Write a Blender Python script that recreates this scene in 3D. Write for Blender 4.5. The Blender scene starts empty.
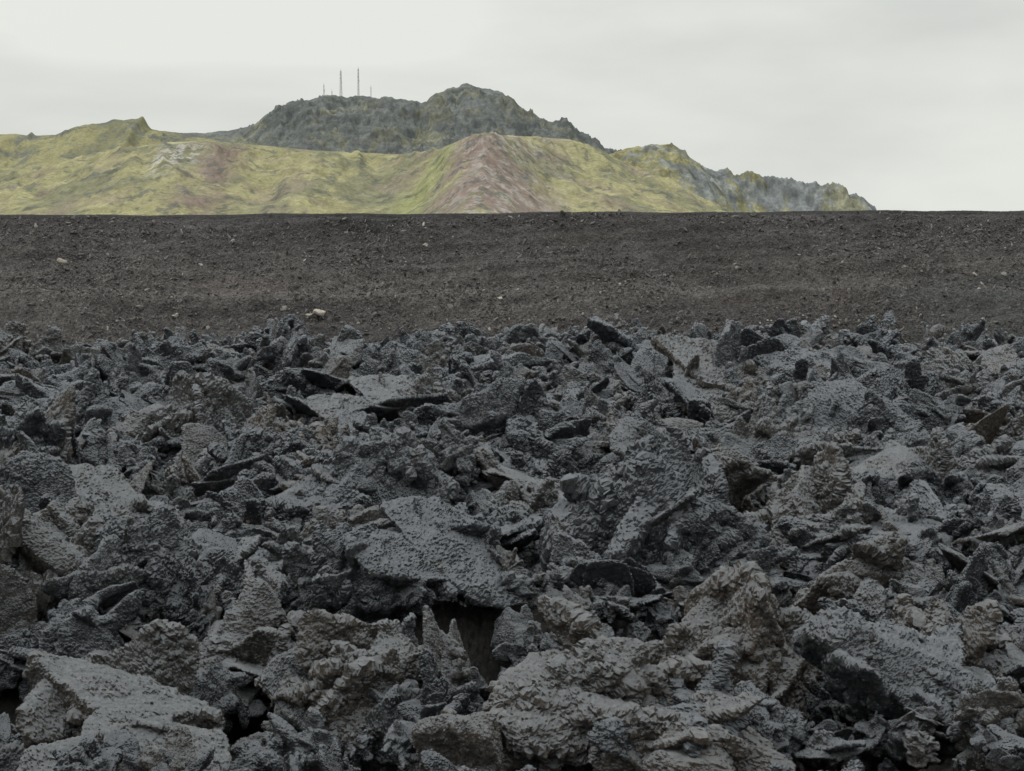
import bpy, bmesh, math, random
import numpy as np
random.seed(7); RNG=np.random.RandomState(11)
scene=bpy.context.scene
scene.view_settings.view_transform='Standard'
scene.view_settings.look='None'
scene.view_settings.exposure=0

# ------------------------------------------------------------ camera
F=1624.0; CZ=6.0; HOR=225.0
PITCH=math.atan((385.5-HOR)/F)
cam=bpy.data.cameras.new('camera'); camo=bpy.data.objects.new('camera',cam)
scene.collection.objects.link(camo)
cam.sensor_width=36; cam.lens=F*36/1024; cam.clip_end=60000; cam.clip_start=0.3
camo.location=(0,0,CZ); camo.rotation_euler=(math.pi/2-PITCH,0,0)
scene.camera=camo
def ray(px,py):
    a=(px-512)/F; b=(385.5-py)/F; c,s=math.cos(PITCH),math.sin(PITCH)
    return a, c+b*s, -s+b*c
def at_dist(px,py,D):
    x,y,z=ray(px,py); k=D/y
    return x*k, D, CZ+z*k
def on_plane(px,py,z0):
    x,y,z=ray(px,py); k=(z0-CZ)/z
    return x*k,y*k,z0

# ------------------------------------------------------------ numpy noise
P=RNG.permutation(256); P=np.concatenate([P,P,P]).astype(np.int32)
G=RNG.normal(size=(256,3)); G/=np.linalg.norm(G,axis=1)[:,None]
J=RNG.rand(256,3)
def _h(i,j,k): return P[(P[(P[i&255]+(j&255))]+(k&255))&255]
def perlin(p):
    i=np.floor(p).astype(np.int32); f=p-i; u=f*f*f*(f*(f*6-15)+10); r=0
    for a in (0,1):
        wx=u[:,0] if a else 1-u[:,0]
        for b in (0,1):
            wy=u[:,1] if b else 1-u[:,1]
            for c in (0,1):
                wz=u[:,2] if c else 1-u[:,2]
                g=G[_h(i[:,0]+a,i[:,1]+b,i[:,2]+c)]
                r=r+wx*wy*wz*(g[:,0]*(f[:,0]-a)+g[:,1]*(f[:,1]-b)+g[:,2]*(f[:,2]-c))
    return r*1.6
def fbm(p,o=4,gain=0.5,lac=2.03):
    r=0;a=1
    for k in range(o):
        r=r+a*perlin(p+17.3*k); p=p*lac; a*=gain
    return r
def ridged(p,o=4,gain=0.5,lac=2.07):
    r=0;a=1;t=0
    for k in range(o):
        r=r+a*(1-2*np.abs(perlin(p+9.1*k))); t+=a; p=p*lac; a*=gain
    return r/t
def worley(p,flat=False):
    i=np.floor(p).astype(np.int32); f=p-i
    d1=np.full(len(p),9.0); d2=np.full(len(p),9.0); cid=np.zeros(len(p),np.int32)
    for a in (-1,0,1):
        for b in (-1,0,1):
            for c in ((0,) if flat else (-1,0,1)):
                h=_h(i[:,0]+a,i[:,1]+b,i[:,2]+c); j=J[h]
                dx=j[:,0]+a-f[:,0]; dy=j[:,1]+b-f[:,1]
                d=dx*dx+dy*dy
                if not flat:
                    dz=j[:,2]+c-f[:,2]; d=d+dz*dz
                m=d<d1
                d2=np.where(m,d1,np.minimum(d2,d)); cid=np.where(m,h,cid); d1=np.where(m,d,d1)
    return np.sqrt(d1),np.sqrt(d2),cid
def v3(x,y,z=0.0):
    return np.stack([x,y,np.zeros_like(x)+z],1)
def sstep(a,b,x):
    t=np.clip((x-a)/(b-a),0,1); return t*t*(3-2*t)

# ------------------------------------------------------------ mesh helpers
def make_mesh(name,co,faces,col=None,smooth=False):
    me=bpy.data.meshes.new(name); n=faces.shape[1]
    me.vertices.add(len(co)); me.vertices.foreach_set('co',co.astype(np.float32).ravel())
    me.loops.add(faces.size); me.loops.foreach_set('vertex_index',faces.astype(np.int32).ravel())
    me.polygons.add(len(faces))
    me.polygons.foreach_set('loop_start',np.arange(0,faces.size,n,dtype=np.int32))
    me.polygons.foreach_set('loop_total',np.full(len(faces),n,dtype=np.int32))
    me.polygons.foreach_set('use_smooth',np.full(len(faces),smooth,dtype=bool))
    me.update(calc_edges=True)
    if col is not None:
        a=me.attributes.new('Col','FLOAT_COLOR','POINT')
        a.data.foreach_set('color',np.concatenate([col,np.ones((len(col),1))],1).astype(np.float32).ravel())
    return me
def grid_faces(nr,nc):
    i=np.arange(nr*nc).reshape(nr,nc)
    return np.stack([i[:-1,:-1],i[:-1,1:],i[1:,1:],i[1:,:-1]],-1).reshape(-1,4)
def add_obj(name,me,mat=None,coll=None):
    o=bpy.data.objects.new(name,me)
    (coll or scene.collection).objects.link(o)
    if mat: me.materials.append(mat)
    return o

# ------------------------------------------------------------ materials
class NT:
    def __init__(s,name):
        s.m=bpy.data.materials.new(name); s.m.use_nodes=True; s.t=s.m.node_tree
        s.b=s.t.nodes['Principled BSDF']
    def n(s,t,**k):
        x=s.t.nodes.new(t)
        for a,v in k.items(): setattr(x,a,v)
        return x
    def l(s,a,b): s.t.links.new(a,b)
    def noise(s,vec,scale,detail=6,rough=0.6,dist=0.0):
        x=s.n('ShaderNodeTexNoise'); x.inputs['Scale'].default_value=scale; x.inputs['Detail'].default_value=detail
        x.inputs['Roughness'].default_value=rough; x.inputs['Distortion'].default_value=dist; s.l(vec,x.inputs['Vector']); return x.outputs['Fac']
    def vor(s,vec,scale,feature='F1'):
        x=s.n('ShaderNodeTexVoronoi',feature=feature); x.inputs['Scale'].default_value=scale; s.l(vec,x.inputs['Vector']); return x.outputs['Distance']
    def ramp(s,fac,stops):
        x=s.n('ShaderNodeValToRGB'); e=x.color_ramp.elements
        while len(e)<len(stops): e.new(0.5)
        for k,(p,c) in enumerate(stops):
            e[k].position=p; e[k].color=(*c,1) if len(c)==3 else c
        s.l(fac,x.inputs[0]); return x.outputs[0]
    def mix(s,fac,a,b,mode='MIX'):
        x=s.n('ShaderNodeMix',data_type='RGBA',blend_type=mode)
        for v,i in ((fac,0),(a,6),(b,7)):
            if hasattr(v,'is_linked'): s.l(v,x.inputs[i])
            elif i==0: x.inputs[0].default_value=v
            else: x.inputs[i].default_value=(*v,1)
        return x.outputs[2]
    def math(s,op,a,b=0.0,clamp=False):
        x=s.n('ShaderNodeMath',operation=op,use_clamp=clamp)
        for v,i in ((a,0),(b,1)):
            if hasattr(v,'is_linked'): s.l(v,x.inputs[i])
            else: x.inputs[i].default_value=v
        return x.outputs[0]
    def bump(s,h,strength,dist,normal=None):
        x=s.n('ShaderNodeBump'); x.inputs['Strength'].default_value=strength; x.inputs['Distance'].default_value=dist
        s.l(h,x.inputs['Height'])
        if normal: s.l(normal,x.inputs['Normal'])
        return x.outputs[0]

def g3(v): return (v,v,v)
def lava_material(name,gain=1.0,topmix=0.62,rustf=0.38):
    k=NT(name); geo=k.n('ShaderNodeNewGeometry'); pos=geo.outputs['Position']
    oi=k.n('ShaderNodeObjectInfo')
    big=k.noise(pos,0.16,4,0.6); med=k.noise(pos,0.9,6,0.65); fine=k.noise(pos,9,9,0.9)
    rnd=k.math('ADD',k.math('MULTIPLY',oi.outputs['Random'],0.55),k.math('ADD',k.math('MULTIPLY',big,0.35),k.math('MULTIPLY',med,0.35)))
    q=lambda c:tuple(v*gain for v in c)
    base=k.ramp(rnd,[(0.25,q((0.027,0.029,0.033))),(0.45,q((0.055,0.059,0.066))),(0.66,q((0.083,0.088,0.096))),(0.82,q((0.100,0.094,0.088))),(0.96,q((0.138,0.115,0.098)))])
    rust=k.ramp(k.noise(pos,1.1,6,0.7),[(0.57,g3(0)),(0.68,g3(1))])
    base=k.mix(k.math('MULTIPLY',rust,rustf),base,q((0.125,0.095,0.077)))
    f=k.ramp(fine,[(0.36,g3(0.32)),(0.5,g3(0.95)),(0.64,g3(2.1))])
    base=k.mix(1.0,base,f,'MULTIPLY')
    sep=k.n('ShaderNodeSeparateXYZ'); k.l(geo.outputs['Normal'],sep.inputs[0])
    up=k.ramp(k.math('ADD',k.math('MULTIPLY',sep.outputs[2],0.8),k.math('MULTIPLY',fine,1.3)),[(0.95,g3(0)),(1.5,g3(1))])
    base=k.mix(k.math('MULTIPLY',up,topmix),base,q((0.260,0.278,0.305)))  # paler blue-grey mixed in on upward-facing surfaces
    k.l(base,k.b.inputs['Base Color']); k.b.inputs['Roughness'].default_value=0.95
    k.b.inputs['Specular IOR Level'].default_value=0.15
    n=k.bump(k.noise(pos,6,9,0.85),1.0,0.13)
    n=k.bump(k.vor(pos,18),0.5,0.03,n)
    n=k.bump(k.noise(pos,26,5,0.8),1.0,0.06,n)
    k.l(n,k.b.inputs['Normal']); return k.m
LAVA=lava_material('lava_basalt')
LAVAD=lava_material('lava_basalt_floor_shaded',0.28,0.15,0.0)  # darker basalt copy for the floor; shade of the gaps put into its colour

def soil_material():
    k=NT('embankment_gravel'); geo=k.n('ShaderNodeNewGeometry'); pos=geo.outputs['Position']
    at=k.n('ShaderNodeAttribute',attribute_name='Col')
    a=k.ramp(k.noise(pos,2.5,9,0.8),[(0.3,g3(0.55)),(0.5,g3(1)),(0.7,g3(1.5))])
    b=k.ramp(k.noise(pos,8,6,0.85),[(0.36,g3(0.4)),(0.5,g3(1)),(0.64,g3(1.9))])
    c=k.mix(1.0,at.outputs['Color'],a,'MULTIPLY'); c=k.mix(1.0,c,b,'MULTIPLY')
    k.l(c,k.b.inputs['Base Color']); k.b.inputs['Roughness'].default_value=0.95; k.b.inputs['Specular IOR Level'].default_value=0.2
    n=k.bump(k.noise(pos,4,9,0.8),1.0,0.22); n=k.bump(k.vor(pos,8),0.9,0.08,n)
    k.l(n,k.b.inputs['Normal']); return k.m
SOIL=soil_material()
def stone_material(name,stops):
    k=NT(name); geo=k.n('ShaderNodeNewGeometry'); pos=geo.outputs['Position']; oi=k.n('ShaderNodeObjectInfo')
    c=k.ramp(oi.outputs['Random'],stops)
    c=k.mix(1.0,c,k.ramp(k.noise(pos,12,5,0.7),[(0.3,g3(0.7)),(0.7,g3(1.35))]),'MULTIPLY')
    k.l(c,k.b.inputs['Base Color']); k.b.inputs['Roughness'].default_value=0.9; k.b.inputs['Specular IOR Level'].default_value=0.25
    k.l(k.bump(k.noise(pos,20,5,0.7),0.6,0.03),k.b.inputs['Normal']); return k.m
STONE=stone_material('embankment_stones',[(0.0,(0.042,0.040,0.040)),(0.5,(0.064,0.060,0.059)),(0.9,(0.095,0.088,0.085)),(0.98,(0.15,0.14,0.134)),(1.0,(0.24,0.225,0.212))])
PALE=stone_material('pale_boulder_rock',[(0.0,(0.20,0.18,0.155)),(1.0,(0.27,0.25,0.215))])
def hill_material():
    k=NT('mossy_hill'); geo=k.n('ShaderNodeNewGeometry'); pos=geo.outputs['Position']
    at=k.n('ShaderNodeAttribute',attribute_name='Col')
    a=k.ramp(k.noise(pos,0.02,8,0.7),[(0.3,g3(0.90)),(0.7,g3(1.10))])
    b=k.ramp(k.noise(pos,0.16,7,0.85),[(0.38,g3(0.78)),(0.62,g3(1.22))])
    c=k.mix(1.0,at.outputs['Color'],a,'MULTIPLY'); c=k.mix(1.0,c,b,'MULTIPLY')
    k.l(c,k.b.inputs['Base Color']); k.b.inputs['Roughness'].default_value=1.0; k.b.inputs['Specular IOR Level'].default_value=0.0
    k.l(k.bump(k.noise(pos,0.05,9,0.85),0.7,9.0),k.b.inputs['Normal']); return k.m
HILL=hill_material()

# ------------------------------------------------------------ rocks
ICO={}
def ico(sub):
    if sub not in ICO:
        bm=bmesh.new(); bmesh.ops.create_icosphere(bm,subdivisions=sub,radius=1)
        v=np.array([x.co[:] for x in bm.verts]); f=np.array([[q.index for q in t.verts] for t in bm.faces]); bm.free()
        ICO[sub]=(v/np.linalg.norm(v,axis=1)[:,None],f)
    return ICO[sub]
def rotm(r):
    q=r.normal(size=4); q/=np.linalg.norm(q); a,b,c,d=q
    return np.array([[a*a+b*b-c*c-d*d,2*(b*c-a*d),2*(b*d+a*c)],[2*(b*c+a*d),a*a-b*b+c*c-d*d,2*(c*d-a*b)],[2*(b*d-a*c),2*(c*d+a*b),a*a-b*b-c*c+d*d]])
def poly(r,shape,npl,sharp=80,sub=5):
    d,f=ico(sub)
    N=r.normal(size=(npl,3)); N/=np.linalg.norm(N,axis=1)[:,None]; N=np.concatenate([N,-N[:3],[[0,0,1],[0,0,-1]]])
    hh=0.5+0.5*r.rand(len(N)); q=np.maximum(d@N.T,0)/hh
    rad=(np.sum(q**sharp,1)+0.55**sharp)**(-1.0/sharp)
    return d*rad[:,None]*np.array(shape),f
def remesh(p,f,vox):
    me=make_mesh('tmp',p,f); o=bpy.data.objects.new('tmp',me); scene.collection.objects.link(o)
    m=o.modifiers.new('r','REMESH'); m.mode='VOXEL'; m.voxel_size=vox; m.adaptivity=0
    dg=bpy.context.evaluated_depsgraph_get(); ev=o.evaluated_get(dg); em=ev.to_mesh()
    n=len(em.vertices); co=np.empty(n*3,np.float32); em.vertices.foreach_get('co',co)
    li=np.empty(len(em.loops),np.int32); em.loops.foreach_get('vertex_index',li)
    ev.to_mesh_clear(); bpy.data.objects.remove(o); bpy.data.meshes.remove(me)
    return co.reshape(-1,3).astype(float), li.reshape(-1,4)
def qnorm(p,f):
    fn=np.cross(p[f[:,2]]-p[f[:,0]],p[f[:,3]]-p[f[:,1]]); n=np.zeros_like(p)
    for a in range(3):
        for k in range(4): n[:,a]+=np.bincount(f[:,k],weights=fn[:,a],minlength=len(p))
    return n/(np.linalg.norm(n,axis=1)[:,None]+1e-12)
def wv(p,fr,am,off): return np.stack([fbm(p*fr+off+31*k,3,0.6) for k in range(3)],1)*am
def rock(seed,style,vox=0.023):
    r=np.random.RandomState(seed); off=r.rand(3)*80
    parts=[]
    def add(shape,npl,loc,sharp=80,sub=5,R=None):
        p,f=poly(r,shape,npl,sharp,sub)
        if R is not None: p=p@R.T
        parts.append((p+loc,f))
    if style=='crag':
        add((0.72,0.57,0.47),5,np.zeros(3))
        for k in range(30):
            d=r.normal(size=3); d/=np.linalg.norm(d); d[2]*=0.8
            s=0.13+0.38*r.rand()**1.5
            add((s*1.6,s*0.8,s*(0.15+0.34*r.rand())),3,d*np.array([0.75,0.6,0.5])*(0.75+0.42*r.rand()),80,4,rotm(r))
    elif style=='block':
        add((1.0,0.75,0.6),4,np.zeros(3))
        for k in range(11):
            d=r.normal(size=3); d/=np.linalg.norm(d); s=0.18+0.38*r.rand()
            add((s*1.5,s*0.85,s*0.33),3,d*np.array([0.75,0.58,0.45])*0.92,80,4,rotm(r))
    elif style=='slab':
        add((1.25,0.9,0.17+0.05*r.rand()),4,np.zeros(3))
        a=r.rand()*6.28
        add((0.9,0.7,0.11),4,np.array([math.cos(a)*0.3,math.sin(a)*0.3,0.14]))
        add((0.7,0.7,0.12),4,np.array([-math.cos(a)*0.3,math.sin(a)*0.4,-0.16]))
        for k in range(12):
            a=r.rand()*6.28; s=0.12+0.2*r.rand()
            add((s*1.5,s*0.8,s*0.33),3,np.array([math.cos(a)*0.88,math.sin(a)*0.62,r.normal()*0.07]),80,4,rotm(r))
    else:
        add((0.8,0.62,0.5),4,np.zeros(3),60,4)
    n0=0; V=[];Fc=[]
    for p,f in parts: V.append(p); Fc.append(f+n0); n0+=len(p)
    p=np.concatenate(V); f=np.concatenate(Fc)
    am={'crag':0.07,'block':0.05,'slab':0.05,'stone':0.05}[style]
    p=p+wv(p,1.4,am,off)*(np.array([1,1,0.6]) if style=='slab' else 1)
    p,f=remesh(p,f,vox)
    n=qnorm(p,f); k={'crag':1.0,'block':0.72,'slab':0.5,'stone':0.3}[style]
    mk=0.22+1.0*sstep(-0.30,0.50,fbm(p*1.3+off+40,3))
    p=p+n*(k*0.095*mk*ridged(p*2.6+off,5,0.7))[:,None]
    n=qnorm(p,f); p=p+n*(mk*(0.35+0.65*k)*(0.05*(worley(p*(6+3*r.rand())+wv(p,4,0.6,off))[0]-0.5)+0.065*ridged(p*7+off,4,0.75)))[:,None]
    n=qnorm(p,f); p=p+n*(0.018*fbm(p*20,2,0.7))[:,None]
    return p,f
def rock_collection(name,objname,specs,mat):
    c=bpy.data.collections.new(name)
    for s in specs:
        p,f=rock(*s); add_obj(objname,make_mesh(objname,p,f),mat,c)
    return c
C_BIG=rock_collection('lava_boulder_sources','lava_boulder_source',[(100+i,'crag') for i in range(9)]+[(200+i,'slab') for i in range(5)]+[(300+i,'block') for i in range(5)],LAVA)
C_SML=rock_collection('lava_clinker_sources','lava_clinker_source',[(400+i,'crag' if i<5 else 'block',0.045) for i in range(9)],LAVA)
C_PEB=rock_collection('gravel_sources','gravel_source',[(500+i,'stone',0.12) for i in range(6)],STONE)

def scatter(name,pos,rot,scl,idx,coll):
    me=bpy.data.meshes.new(name); me.vertices.add(len(pos)); me.vertices.foreach_set('co',np.asarray(pos,np.float32).ravel())
    for nm,ar in (('rot',rot),('scl',scl)):
        a=me.attributes.new(nm,'FLOAT_VECTOR','POINT'); a.data.foreach_set('vector',np.asarray(ar,np.float32).ravel())
    a=me.attributes.new('idx','INT','POINT'); a.data.foreach_set('value',np.asarray(idx,np.int32))
    o=bpy.data.objects.new(name,me); scene.collection.objects.link(o)
    ng=bpy.data.node_groups.new(name+'_nodes','GeometryNodeTree')
    ng.interface.new_socket('Geometry',in_out='INPUT',socket_type='NodeSocketGeometry')
    ng.interface.new_socket('Geometry',in_out='OUTPUT',socket_type='NodeSocketGeometry')
    N=ng.nodes; L=ng.links
    gi=N.new('NodeGroupInput'); go=N.new('NodeGroupOutput'); ip=N.new('GeometryNodeInstanceOnPoints')
    ci=N.new('GeometryNodeCollectionInfo'); ci.inputs['Collection'].default_value=coll
    ci.inputs['Separate Children'].default_value=True; ci.inputs['Reset Children'].default_value=True
    def na(nm,t):
        x=N.new('GeometryNodeInputNamedAttribute'); x.data_type=t; x.inputs['Name'].default_value=nm; return x.outputs[0]
    e=N.new('FunctionNodeEulerToRotation')
    L.new(gi.outputs[0],ip.inputs['Points']); L.new(ci.outputs[0],ip.inputs['Instance']); ip.inputs['Pick Instance'].default_value=True
    L.new(na('idx','INT'),ip.inputs['Instance Index']); L.new(na('rot','FLOAT_VECTOR'),e.inputs[0]); L.new(e.outputs[0],ip.inputs['Rotation'])
    L.new(na('scl','FLOAT_VECTOR'),ip.inputs['Scale']); L.new(ip.outputs[0],go.inputs[0])
    m=o.modifiers.new('scatter','NODES'); m.node_group=ng
    return o

# ------------------------------------------------------------ ground sheet
gx=np.array([-30000,-3000,-300,300,3000,30000.]); gy=np.array([-3000,-300,300,3000,30000.])
X,Y=np.meshgrid(gx,gy); co=v3(X.ravel(),Y.ravel(),-4.0)
add_obj('ground',make_mesh('ground',co,grid_faces(len(gy),len(gx)),col=np.tile([[0.06,0.055,0.05]],(len(co),1))),SOIL)

# ------------------------------------------------------------ lava field
def edge_y(x): return 79.3+1.2*np.sin(x*0.21)+0.8*np.sin(x*0.57+1)-3.5*sstep(-9,-20,x)-2.0*sstep(19,26,x)
def lava_h(x,y):
    p=v3(x,y)
    h=(0.6*perlin(p/11.0+3)+1.15*perlin(p/4.2+7))*(1-0.45*sstep(60,72,y))+0.40*perlin(p/1.7+17)
    h=h+0.05*np.exp(-((x-8)/14.0)**2)*sstep(55,74,y)-0.30*sstep(60,74,y)-0.2*sstep(-9,-20,x)*sstep(60,74,y)
    e=edge_y(x)
    return -0.25+h-(1.9)*sstep(e-1.5,e+2.5,y)
nr=700; nc=900
yy=5*np.exp(np.linspace(0,1,nr)*math.log(84/5.0)); uu=np.linspace(-1,1,nc)
Y=np.repeat(yy[:,None],nc,1); X=uu[None,:]*(0.46*Y+9)
x=X.ravel(); y=Y.ravel(); z=lava_h(x,y)-0.50; p=v3(x,y,0); p[:,2]=z
p[:,2]+=0.25*ridged(p*1.5,5,0.65)+0.07*ridged(p*5,3,0.6)
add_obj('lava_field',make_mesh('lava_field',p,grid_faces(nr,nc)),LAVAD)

def fan(n,y0,y1,pw=1.0):
    y=np.sqrt(y0**2+(y1**2-y0**2)*RNG.rand(n)**pw); x=(RNG.rand(n)*2-1)*(0.44*y+8)
    return x,y
n=8200; x,y=fan(n,7,80); k=y<edge_y(x)+0.3; x,y=x[k],y[k]; n=len(x)
z=lava_h(x,y)
s=0.26+0.74*RNG.rand(n)**2.2
s=s*(0.72+0.28*sstep(14,34,y))
kind=RNG.rand(n); idx=np.where(kind<0.50,RNG.randint(0,9,n),np.where(kind<0.77,RNG.randint(9,14,n),RNG.randint(14,19,n)))
rot=np.stack([RNG.normal(0,0.65,n),RNG.normal(0,0.65,n),RNG.rand(n)*6.28],1)
cr=(idx<9)|(idx>13); rot[cr,0]=RNG.rand(cr.sum())*6.28
scl=s[:,None]*(0.75+0.5*RNG.rand(n,3))
pos=np.stack([x,y,z+(-0.15+0.95*RNG.rand(n))*s],1)
hero=[ # px,py(base), size, idx, rotz, tilt, zscale
 (-6,640,1.1,0,0.3,0.2,1.9),(6,520,0.95,2,1.3,0.4,1.8),(203,455,1.35,4,0.5,0.2,1.25),(275,470,1.15,5,2.5,0.2,1.1),
 (655,585,1.4,3,0.4,0.2,1.2),(530,470,1.0,6,1.0,0.2,1.0),(920,500,1.25,15,0.4,0.4,0.9),(1000,500,1.3,16,1.4,0.3,1.0),
 (985,560,1.3,10,0.1,0.12,0.9),(920,720,1.0,17,0.6,0.45,1.0),(960,680,0.9,1,0.6,0.3,1.0),(100,555,1.25,11,0.35,0.35,1.0),(225,620,1.15,14,0.9,0.4,0.9),
 (110,730,1.0,15,2.0,0.5,0.9),(600,770,1.0,8,0.7,0.15,0.8),(690,775,0.9,3,1.7,0.15,0.8),(410,430,1.6,12,0.2,0.35,1.0),(500,385,1.5,9,0.4,-0.45,1.2),
 (640,375,1.4,13,1.2,0.5,1.2),(775,395,1.5,10,2.2,-0.4,1.2),(725,440,1.4,11,0.2,0.4,1.2),(830,345,1.5,1,0.2,0.2,0.7),
 (890,345,1.3,7,0.9,0.2,0.8),(460,348,1.3,3,0.9,0.2,0.7),(800,560,1.15,2,0.9,0.2,1.1),
 (460,560,1.2,10,0.9,-0.35,1.2),(360,700,0.9,5,0.9,0.2,1.0),(740,680,1.0,4,2.9,0.2,1.2),(850,480,1.15,9,2.9,0.5,1.2),
 (560,430,1.3,14,1.1,0.4,0.9),(340,520,1.15,16,0.3,0.5,0.9),(700,510,1.15,17,2.1,0.5,0.9),(60,430,1.25,18,0.8,0.4,0.9),(450,640,0.9,12,0.4,0.5,1.1)]
hp=[];hr=[];hs=[];hi=[]
for px,py,s_,i_,rz,tl,zs in hero:
    X0,Y0,_=on_plane(px,py,0.1); zz=lava_h(np.array([X0]),np.array([Y0]))[0]
    hp.append((X0,Y0+0.3*s_,max(zz,-0.2)+0.35*s_)); hr.append((tl,tl*0.6,rz)); hs.append((s_,s_,s_*zs)); hi.append(i_)
scatter('lava_boulders',np.concatenate([pos,hp]),np.concatenate([rot,hr]),np.concatenate([scl,hs]),np.concatenate([idx,hi]),C_BIG)
n=40000; x,y=fan(n,6,81); k=y<edge_y(x)+1.0; x,y=x[k],y[k]; n=len(x)
s=0.06+0.26*RNG.rand(n)**2.5
cl=fbm(v3(x,y)/2.2+50,3); k=RNG.rand(n)<np.clip(0.55+1.3*cl,0.1,1); x,y,s=x[k],y[k],s[k]; n=len(x)
z=lava_h(x,y)-0.25+0.5*RNG.rand(n)
scatter('lava_clinker',np.stack([x,y,z],1),RNG.rand(n,3)*6.28,s[:,None]*(0.7+0.6*RNG.rand(n,3)),RNG.randint(0,9,n),C_SML)

# ------------------------------------------------------------ embankment
def crest(x):
    return CZ+0.66+0.0049*x+0.03*np.sin(x*0.4)+0.02*np.sin(x*1.3)
Y0B,Y1B=79.5,89.5
def berm_h(x,y):
    c=crest(x); b=-3.8
    foot=Y0B-1.0*sstep(12,26,x)
    t=(y-foot)/(Y1B-foot)
    tb=0.33+0.03*np.sin(x*0.13)
    up=c*(np.clip(t,-0.3,1)+0.05*np.exp(-((t-tb)/0.06)**2)-0.03*np.exp(-((t-tb-0.13)/0.07)**2))
    up=np.where(t<0,t*5,up)
    dn=c-(y-(Y1B+5))*0.62
    h=np.where(y<Y1B,up,np.where(y<Y1B+5,c,dn))
    h=h-0.10*np.exp(-((y-Y1B)/0.35)**2)
    return np.maximum(h,b)
ys=np.concatenate([np.linspace(74,Y1B+0.5,210),np.linspace(Y1B+0.6,Y1B+5,12),np.linspace(Y1B+5.5,Y1B+19,24)])
xs=np.concatenate([np.linspace(-160,-46,60),np.linspace(-45.9,45.9,1300),np.linspace(46,160,60)])
X,Y=np.meshgrid(xs,ys); x=X.ravel(); y=Y.ravel(); z=berm_h(x,y); p=v3(x,y); p[:,2]=z
m=sstep(Y1B+0.8,Y1B-1.5,y)*0.85+0.15
q=p.copy()
def berm_detail(q,x,y,m):
    d=0.16*fbm(q*0.35+5,3)+0.05*fbm(q*1.6,3,0.6)
    rill=ridged(np.stack([x*0.9+0.35*y,y*0.10,0*x],1)+3,3)
    trk=perlin(np.stack([x*0.05,y*1.6-0.12*x,0*x],1)+33)
    rip=np.sin(y*7+0.8*x+2*perlin(q*0.3))*sstep(-10,-20,x)*0.03
    return d*m+0.08*rill*m+0.08*trk*m+rip*m+0.035*fbm(q*5,3,0.75)*(0.3+0.7*m)
det=berm_detail(q,x,y,m); p[:,2]+=det; p[:,1]-=det*0.5
t=(y-Y0B)/(Y1B-Y0B)
n1=fbm(np.stack([x*0.05+0.02*y,z*0.5,0*x],1)+2,4)[:,None]; n2=fbm(q*0.25+8,4)[:,None]
n3=fbm(np.stack([x*1.1+0.4*y,y*0.12,0*x],1)+60,4,0.6)[:,None]
n4=fbm(np.stack([x*0.06,y*1.3-0.1*x,0*x],1)+80,4,0.6)[:,None]
mid=np.array([0.070,0.0645,0.0625]); hi_=np.array([0.045,0.0425,0.0428]); lo=np.array([0.050,0.047,0.0465])
tt=t+0.12*n1[:,0]
col=lo+(mid-lo)*sstep(0.18,0.36,tt)[:,None]; col=col+(hi_-mid)*sstep(0.5,0.85,tt)[:,None]
lf=sstep(-4,-18,x)[:,None]; col=col*(1-lf*0.6)+(mid+(hi_-mid)*sstep(0.3,0.9,tt)[:,None])*lf*0.6
col=col*(1+0.25*n1+0.28*n2+0.18*n3+0.30*n4)
red=sstep(0.1,0.5,fbm(np.stack([x*0.04,z*0.35,0*x],1)+21,3))[:,None]; col=col*(1-red*0.25)+np.array([0.070,0.057,0.053])*red*0.25
gr=(sstep(17,22,x+1.5*n2[:,0])*sstep(0.55,0.35,t+0.1*n1[:,0]))[:,None]; col=col*(1-gr*0.75)+np.array([0.052,0.055,0.054])*gr*0.75
top=sstep(0.955,0.995,t)[:,None]; col=col*(1-0.5*top)
col=np.clip(col,0.012,0.2)
add_obj('gravel_embankment',make_mesh('gravel_embankment',p,grid_faces(len(ys),len(xs)),col=col,smooth=True),SOIL)
n=90000
x=(RNG.rand(n)*2-1)*44; t=RNG.rand(n)**1.15; y=Y0B+t*(Y1B-0.2-Y0B)
cl=fbm(v3(x*0.12,y*0.35)+4,3); k=RNG.rand(n)<np.clip(0.45+1.1*cl,0.08,1); x,y=x[k],y[k]; n=len(x)
s=0.025+0.035*RNG.rand(n)+0.11*RNG.rand(n)**9
z=berm_h(x,y); q=v3(x,y); q[:,2]=z; det=berm_detail(q,x,y,np.ones(n)); z=z+det
scatter('embankment_gravel_stones',np.stack([x,y-det*0.5,z],1),RNG.rand(n,3)*6.28,s[:,None]*(0.8+0.5*RNG.rand(n,3)),RNG.randint(0,6,n),C_PEB)
for i,(px,py,s) in enumerate([(62,264,0.36),(321,315,0.42),(309,317,0.28),(176,317,0.24),(500,299,0.17),(425,246,0.15),(620,285,0.15),(135,318,0.15)]):
    for yv in np.linspace(Y0B-1,Y1B,400):
        X0,_,Z0=at_dist(px,py,yv)
        if berm_h(np.array([X0]),np.array([yv]))[0]>=Z0: break
    pp,ff=rock(700+i,'stone',0.05)
    o=add_obj('pale_boulder',make_mesh('pale_boulder',pp*s,ff),PALE); o.location=(X0,yv-0.1,Z0+s*0.25); o.rotation_euler=(0.2*i,0.3,1.3*i)

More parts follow.
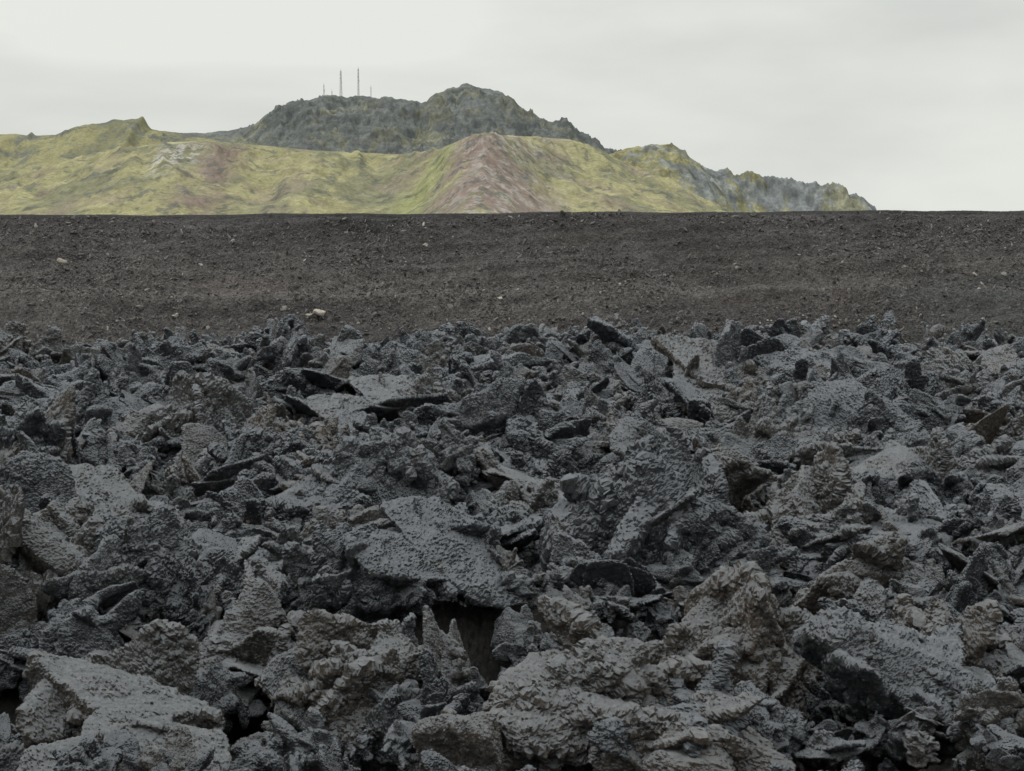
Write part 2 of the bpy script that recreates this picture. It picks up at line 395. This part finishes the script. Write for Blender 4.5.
# ------------------------------------------------------------ hills
def hill(name,D0,pts,Wf,Wb,step,colfn,bulge=None,rough=6,gully=10,rock_amp=None,gexp=1.15,steep=None,jag=None):
    pts=np.array(pts,float); px=pts[:,0]
    x0=(px[0]-512)/F*D0; x1=(px[-1]-512)/F*D0
    xs=np.arange(x0,x1,step); ys=np.concatenate([np.arange(D0-Wf-(320 if bulge else 30),D0+60,step*1.3),np.linspace(D0+70,D0+Wb+40,20)])
    X,Y=np.meshgrid(xs,ys); x=X.ravel(); y=Y.ravel()
    pxx=x/D0*F+512; Dr=D0-(bulge(pxx) if bulge else 0)+25*perlin(v3(x*0.006,0*x)+D0)
    pe=x/Dr*F+512; py=np.interp(pe,px,pts[:,1])
    if jag is not None:
        jn=fbm(v3(x*0.022,0*x)+D0*0.37,3,0.5); py=py-jag(pxx)*(2.4*jn+1.4*np.sign(jn)*np.minimum(1,np.abs(jn)*5))
    b=(385.5-py)/F; c,s=math.cos(PITCH),math.sin(PITCH)
    H=CZ+Dr*(-s+b*c)/(c+b*s)
    tf=np.clip((Dr-y)/(Wf*0.92),0,1); tb=np.clip((y-Dr)/(Wb*0.95),0,1)
    if steep is not None: tf=np.clip(tf*steep(pxx),0,1)
    g=np.where(y<Dr,(1-tf)**gexp,1-tb**1.3)
    base=-14.0
    z=base+(H-base)*g
    P3=v3(x,y); u=tf
    e=sstep(0,0.12,u)
    rid=ridged(np.stack([x*0.012+0.002*y,y*0.0028,0*x],1)+D0,5,0.6)
    z=z+(gully*rid*e*(1-u)*1.2)+(rough*fbm(P3*0.012+7,6,0.55))*np.clip(g*3,0,1)*(0.3+0.7*e)
    ra=(rock_amp(pxx,u) if rock_amp else 0*x)
    wp=P3+12*np.stack([fbm(P3*0.02,3),fbm(P3*0.02+9,3),0*x],1)
    F1,F2,cc=worley(wp*0.045,True); A1,A2,c2=worley(wp*0.018+7,True)
    crag_=(J[cc][:,0]-0.4)*7*sstep(0,0.2,F2-F1)+(J[c2][:,1]-0.4)*14*sstep(0,0.12,A2-A1)+6*ridged(P3*0.04,4,0.6)
    z=z+ra*crag_*(0.12+0.88*e)
    z=np.where(g<=0.001,base,z)
    col=colfn(x,y,z,pxx,u,rid,ra*crag_)
    p=v3(x,y); p[:,2]=z
    return add_obj(name,make_mesh(name,p,grid_faces(len(ys),len(xs)),col=np.clip(col,0.01,0.6),smooth=True),HILL)
GREEN=np.array([0.228,0.218,0.126]); OLIVE=np.array([0.170,0.168,0.112]); RK=np.array([0.122,0.130,0.126]); RED=np.array([0.192,0.152,0.136]); PALEC=np.array([0.34,0.33,0.315])  # hill tones kept pale; distance haze is put into the colour
def lerp(a,b,t): return a*(1-t[:,None])+b*t[:,None]
def nz(x,y,f,o=0,g=0.5): return fbm(v3(x,y)*f+o,5,g)
def one(x): return np.zeros((len(x),1))
def col_far(x,y,z,px,u,rid,cr):
    c=one(x)+RK
    g=sstep(0.08,0.28,nz(x,y,0.009,3,0.75)+0.6*(u-0.2)-0.25*rid); c=lerp(c,OLIVE*1.05,g*0.85)
    c=lerp(c,RK*0.5,sstep(1.5,5,np.abs(cr-3))*0.5)
    c=c*(1+0.3*nz(x,y,0.03,1,0.75)[:,None])
    return c*0.9+np.array([0.016,0.018,0.020])  # flattened and lifted bluish: haze painted into the far slopes
def col_left(x,y,z,px,u,rid,cr):
    c=one(x)+GREEN*0.95
    r=sstep(0.10,0.04,u+0.14*nz(x,y,0.015,0,0.7))*sstep(10,70,px); c=lerp(c,RK*0.85,r*0.95)
    d=sstep(0.05,0.4,nz(x,y,0.009,4,0.6)); c=lerp(c,OLIVE*0.88,d*0.85)
    return lerp(c,RK*0.9,0.7*sstep(0.28,0.40,nz(x,y,0.018,14,0.7)))
def col_right(x,y,z,px,u,rid,cr):
    c=one(x)+GREEN*0.85
    r=sstep(0.02,0.16,0.22-u*0.2+nz(x,y,0.014,0,0.75)*0.6)*sstep(640,720,px+60*nz(x,y,0.01,8)); r=np.maximum(r,0.8*sstep(0.22,0.4,nz(x,y,0.012,5,0.75)))
    r=r*(1-0.55*sstep(0.06,0.0,u))
    c=lerp(c,np.array([0.158,0.171,0.176]),r)
    c=lerp(c,np.array([0.178,0.188,0.186]),0.4*sstep(700,860,px))  # blue-grey haze painted in towards the headland's right end
    return c*(1+0.4*nz(x,y,0.035,2,0.75)[:,None])
def col_near(x,y,z,px,u,rid,cr):
    n=nz(x,y,0.012,3,0.7)
    c=lerp(one(x)+GREEN*1.06,OLIVE*1.0,sstep(0.0,0.4,nz(x,y,0.007,12,0.6)+0.2*rid))
    c=lerp(c,RED*1.02,0.4*sstep(0.1,0.45,nz(x,y,0.01,33,0.6)))
    w=15+72*u; r=np.exp(-((px-(479+20*u))/w)**4)*sstep(-0.35,0.05,n+0.15); c=lerp(c,RED,np.clip(r*0.95,0,1))
    gs=np.exp(-((px-(460-50*u))/(9+12*u))**2)*sstep(0.02,0.1,u); c=lerp(c,GREEN*1.0*np.array([0.92,1.05,0.85]),gs*0.75)
    r2=np.exp(-((px-245)/(12+18*u))**2)*sstep(0.04,0.12,u)*sstep(-0.2,0.1,n+0.15)*0.9; c=lerp(c,RED*0.85,r2)
    st=nz(x,y,0.05,5,0.7)
    p1=np.exp(-((px-205)/20)**2-((u-0.2)/0.16)**2)*sstep(0.05,0.2,st); c=lerp(c,PALEC,np.clip(p1*1.1,0,1))
    p2=np.exp(-((px-505)/50)**2)*sstep(0.15,0.3,nz(x,y,0.05,9,0.7)); c=lerp(c,PALEC*0.9,p2*0.6)
    dk=sstep(0.36,0.48,nz(x,y,0.03,19,0.7)); c=lerp(c,RK*0.75,dk*0.65)
    return c*(1+0.18*nz(x,y,0.03,6,0.7)[:,None])
hill('distant_mountain',3900,[(-200,150),(100,140),(185,134),(230,131),(255,125),(268,118),(280,111),(292,103),(318,97),(350,97),(380,97),(405,100),(428,103),(436,96),(445,90),(455,87),(470,85),(490,89),(510,97),(525,108),(540,118),(570,125),(588,139),(612,152),(680,175),(760,215),(820,240)],900,500,2.6,col_far,rough=10,gully=26,rock_amp=lambda px,u:1.5*sstep(240,290,px)*sstep(1.0,0.3,u),jag=lambda px:0.6*sstep(240,280,px)*sstep(640,600,px)+0.1)
hill('grassy_ridge',3500,[(-900,190),(-500,150),(-200,128),(-60,136),(0,134),(20,134),(33,136),(36,132),(40,136),(60,135),(75,129),(85,126),(112,121),(128,121),(138,118),(147,117),(150,122),(155,129),(162,130),(200,135),(260,148),(330,158),(420,180),(520,225),(560,240)],700,350,3.0,col_left,rough=6,gully=16,rock_amp=lambda px,u:0.8*sstep(20,80,px)*sstep(0.2,0.02,u)+0.12,jag=lambda px:0.4*sstep(60,100,px)*sstep(180,150,px)+0.08)
hill('rocky_headland',3350,[(480,240),(540,180),(590,162),(612,154),(625,149),(650,145),(672,145),(682,152),(690,163),(702,171),(740,177),(790,185),(830,190),(858,198),(872,208),(878,222),(884,240)],420,260,2.4,col_right,rough=5,gully=22,rock_amp=lambda px,u:0.6+0.5*sstep(690,720,px)+0*u,gexp=1.0,steep=lambda px:1+2.4*sstep(690,760,px),jag=lambda px:0.35+0*px)
hill('green_crater_hill',2800,[(-900,240),(-500,205),(-200,190),(0,178),(60,164),(110,153),(150,145),(190,141),(230,142),(280,147),(330,151),(400,154),(440,150),(455,143),(466,137),(480,134),(520,136),(570,139),(592,147),(612,157),(650,175),(690,195),(730,218),(780,240)],620,300,2.4,col_near,bulge=lambda p:250*np.exp(-((p-486)/52)**2)+120*np.exp(-((p-190)/70)**2)+80*np.exp(-((p-330)/35)**2),rough=5,gully=18,rock_amp=lambda px,u:0.4*np.exp(-((px-490)/60)**2)*sstep(0.7,0.1,u)+0.06)

# ------------------------------------------------------------ masts
k=NT('galvanised_steel'); k.b.inputs['Roughness'].default_value=0.6
geo=k.n('ShaderNodeNewGeometry'); k.l(k.ramp(k.noise(geo.outputs['Position'],0.3,3),[(0.3,g3(0.14)),(0.7,g3(0.22))]),k.b.inputs['Base Color']); STEEL=k.m
def strut(bm,a,b,r):
    a=np.array(a,float); b=np.array(b,float); d=b-a; L=np.linalg.norm(d); d/=L
    h=np.array([1,0,0]) if abs(d[2])>0.9 else np.array([0,0,1.]); u=np.cross(d,h); u/=np.linalg.norm(u); v=np.cross(d,u)
    r1=[bm.verts.new(a+r*(math.cos(t)*u+math.sin(t)*v)) for t in np.arange(4)*math.pi/2]
    r2=[bm.verts.new(b+r*(math.cos(t)*u+math.sin(t)*v)) for t in np.arange(4)*math.pi/2]
    for i in range(4): bm.faces.new((r1[i],r1[(i+1)%4],r2[(i+1)%4],r2[i]))
    bm.faces.new(r1[::-1]); bm.faces.new(r2)
def mast(px,pyb,pyt,wb,wt,r,panels=0):
    x,y,zb=at_dist(px,pyb,3900); _,_,zt=at_dist(px,pyt,3900); zb-=10; H=zt-zb
    bm=bmesh.new(); n=max(3,int(H/7)); C=[(-1,-1),(1,-1),(1,1),(-1,1)]
    def P_(i,k): 
        w=(wb+(wt-wb)*k/n)/2; return (C[i][0]*w,C[i][1]*w,H*k/n)
    for k in range(n):
        for i in range(4):
            strut(bm,P_(i,k),P_(i,k+1),r); strut(bm,P_(i,k),P_((i+1)%4,k+1),r*0.5); strut(bm,P_(i,k+1),P_((i+1)%4,k+1),r*0.5)
    strut(bm,(0,0,H-1),(0,0,H+5),r*0.8)
    for j in range(panels):
        zz=H*(0.6+0.13*j); a=j*2.1
        strut(bm,(math.cos(a)*wt,-wt,zz),(math.cos(a)*wt,-wt,zz+3.5),0.8)
    me=bpy.data.meshes.new('radio_mast'); bm.to_mesh(me); bm.free()
    o=add_obj('radio_mast',me,STEEL); o.location=(x,y,zb)
mast(341,97,71,5.5,2.2,0.35,3); mast(358.5,97,69,3.4,1.8,0.35,2); mast(324,97,85,1.8,1.2,0.25,1); mast(332,97,91,1.4,1.0,0.22); mast(371,98,87,1.4,1.0,0.22)
x,y,z=at_dist(325,97,3898); bm=bmesh.new()
w,d,h=7,5,3.2
base=[bm.verts.new(v) for v in ((-w,-d,-6),(w,-d,-6),(w,d,-6),(-w,d,-6))]; top=[bm.verts.new(v) for v in ((-w,-d,h),(w,-d,h),(w,d,h),(-w,d,h))]
r0=bm.verts.new((-w,0,h+2.2)); r1=bm.verts.new((w,0,h+2.2))
for i in range(4): bm.faces.new((base[i],base[(i+1)%4],top[(i+1)%4],top[i]))
bm.faces.new((top[0],top[1],r1,r0)); bm.faces.new((top[2],top[3],r0,r1)); bm.faces.new((top[1],top[2],r1)); bm.faces.new((top[3],top[0],r0))
me=bpy.data.meshes.new('equipment_hut'); bm.to_mesh(me); bm.free(); o=add_obj('equipment_hut',me,STEEL); o.location=(x,y,z)

# ------------------------------------------------------------ sky + sun
SE,SA=math.radians(52),math.radians(-65)   # elevation, azimuth (clockwise from +Y)
w=bpy.data.worlds.new('World'); scene.world=w; w.use_nodes=True; t=w.node_tree; N=t.nodes; L=t.links
bg=N['Background']; bg.inputs['Strength'].default_value=0.1
sky=N.new('ShaderNodeTexSky'); sky.sky_type='NISHITA'; sky.sun_disc=False; sky.sun_elevation=SE; sky.sun_rotation=SA; sky.dust_density=4
tc=N.new('ShaderNodeTexCoord'); sp=N.new('ShaderNodeSeparateXYZ'); L.new(tc.outputs['Generated'],sp.inputs[0])
mp=N.new('ShaderNodeMapping'); mp.inputs['Scale'].default_value=(1.6,1.6,6); mp.inputs['Location'].default_value=(0.3,0.7,0.25); L.new(tc.outputs['Generated'],mp.inputs[0])
nz_=N.new('ShaderNodeTexNoise'); nz_.inputs['Scale'].default_value=1.5; nz_.inputs['Detail'].default_value=5; nz_.inputs['Roughness'].default_value=0.5; nz_.inputs['Distortion'].default_value=0.2; L.new(mp.outputs[0],nz_.inputs['Vector'])
cr_=N.new('ShaderNodeValToRGB'); e=cr_.color_ramp.elements; e[0].position=0.36; e[0].color=(6.2,6.4,6.1,1); e[1].position=0.6; e[1].color=(8.2,8.35,7.9,1); L.new(nz_.outputs['Fac'],cr_.inputs[0])
mr=N.new('ShaderNodeMapRange'); mr.interpolation_type='SMOOTHSTEP'; mr.inputs['From Min'].default_value=0.25; mr.inputs['From Max'].default_value=1.0; mr.inputs['To Min'].default_value=1.0; mr.inputs['To Max'].default_value=3.8; L.new(sp.outputs[2],mr.inputs[0])
ml=N.new('ShaderNodeVectorMath'); ml.operation='SCALE'; L.new(cr_.outputs[0],ml.inputs[0]); L.new(mr.outputs[0],ml.inputs['Scale'])
mx=N.new('ShaderNodeMix'); mx.data_type='RGBA'; mx.inputs[0].default_value=0.94; L.new(sky.outputs[0],mx.inputs[6]); L.new(ml.outputs[0],mx.inputs[7]); L.new(mx.outputs[2],bg.inputs['Color'])
sl=bpy.data.lights.new('sun','SUN'); sl.energy=1.5; sl.angle=math.radians(10); sl.color=(1,0.97,0.93)
so=bpy.data.objects.new('sun',sl); scene.collection.objects.link(so)
from mathutils import Vector
dirv=Vector((math.cos(SE)*math.sin(SA),math.cos(SE)*math.cos(SA),math.sin(SE)))
so.rotation_euler=dirv.to_track_quat('Z','Y').to_euler(); so.location=(0,0,50)
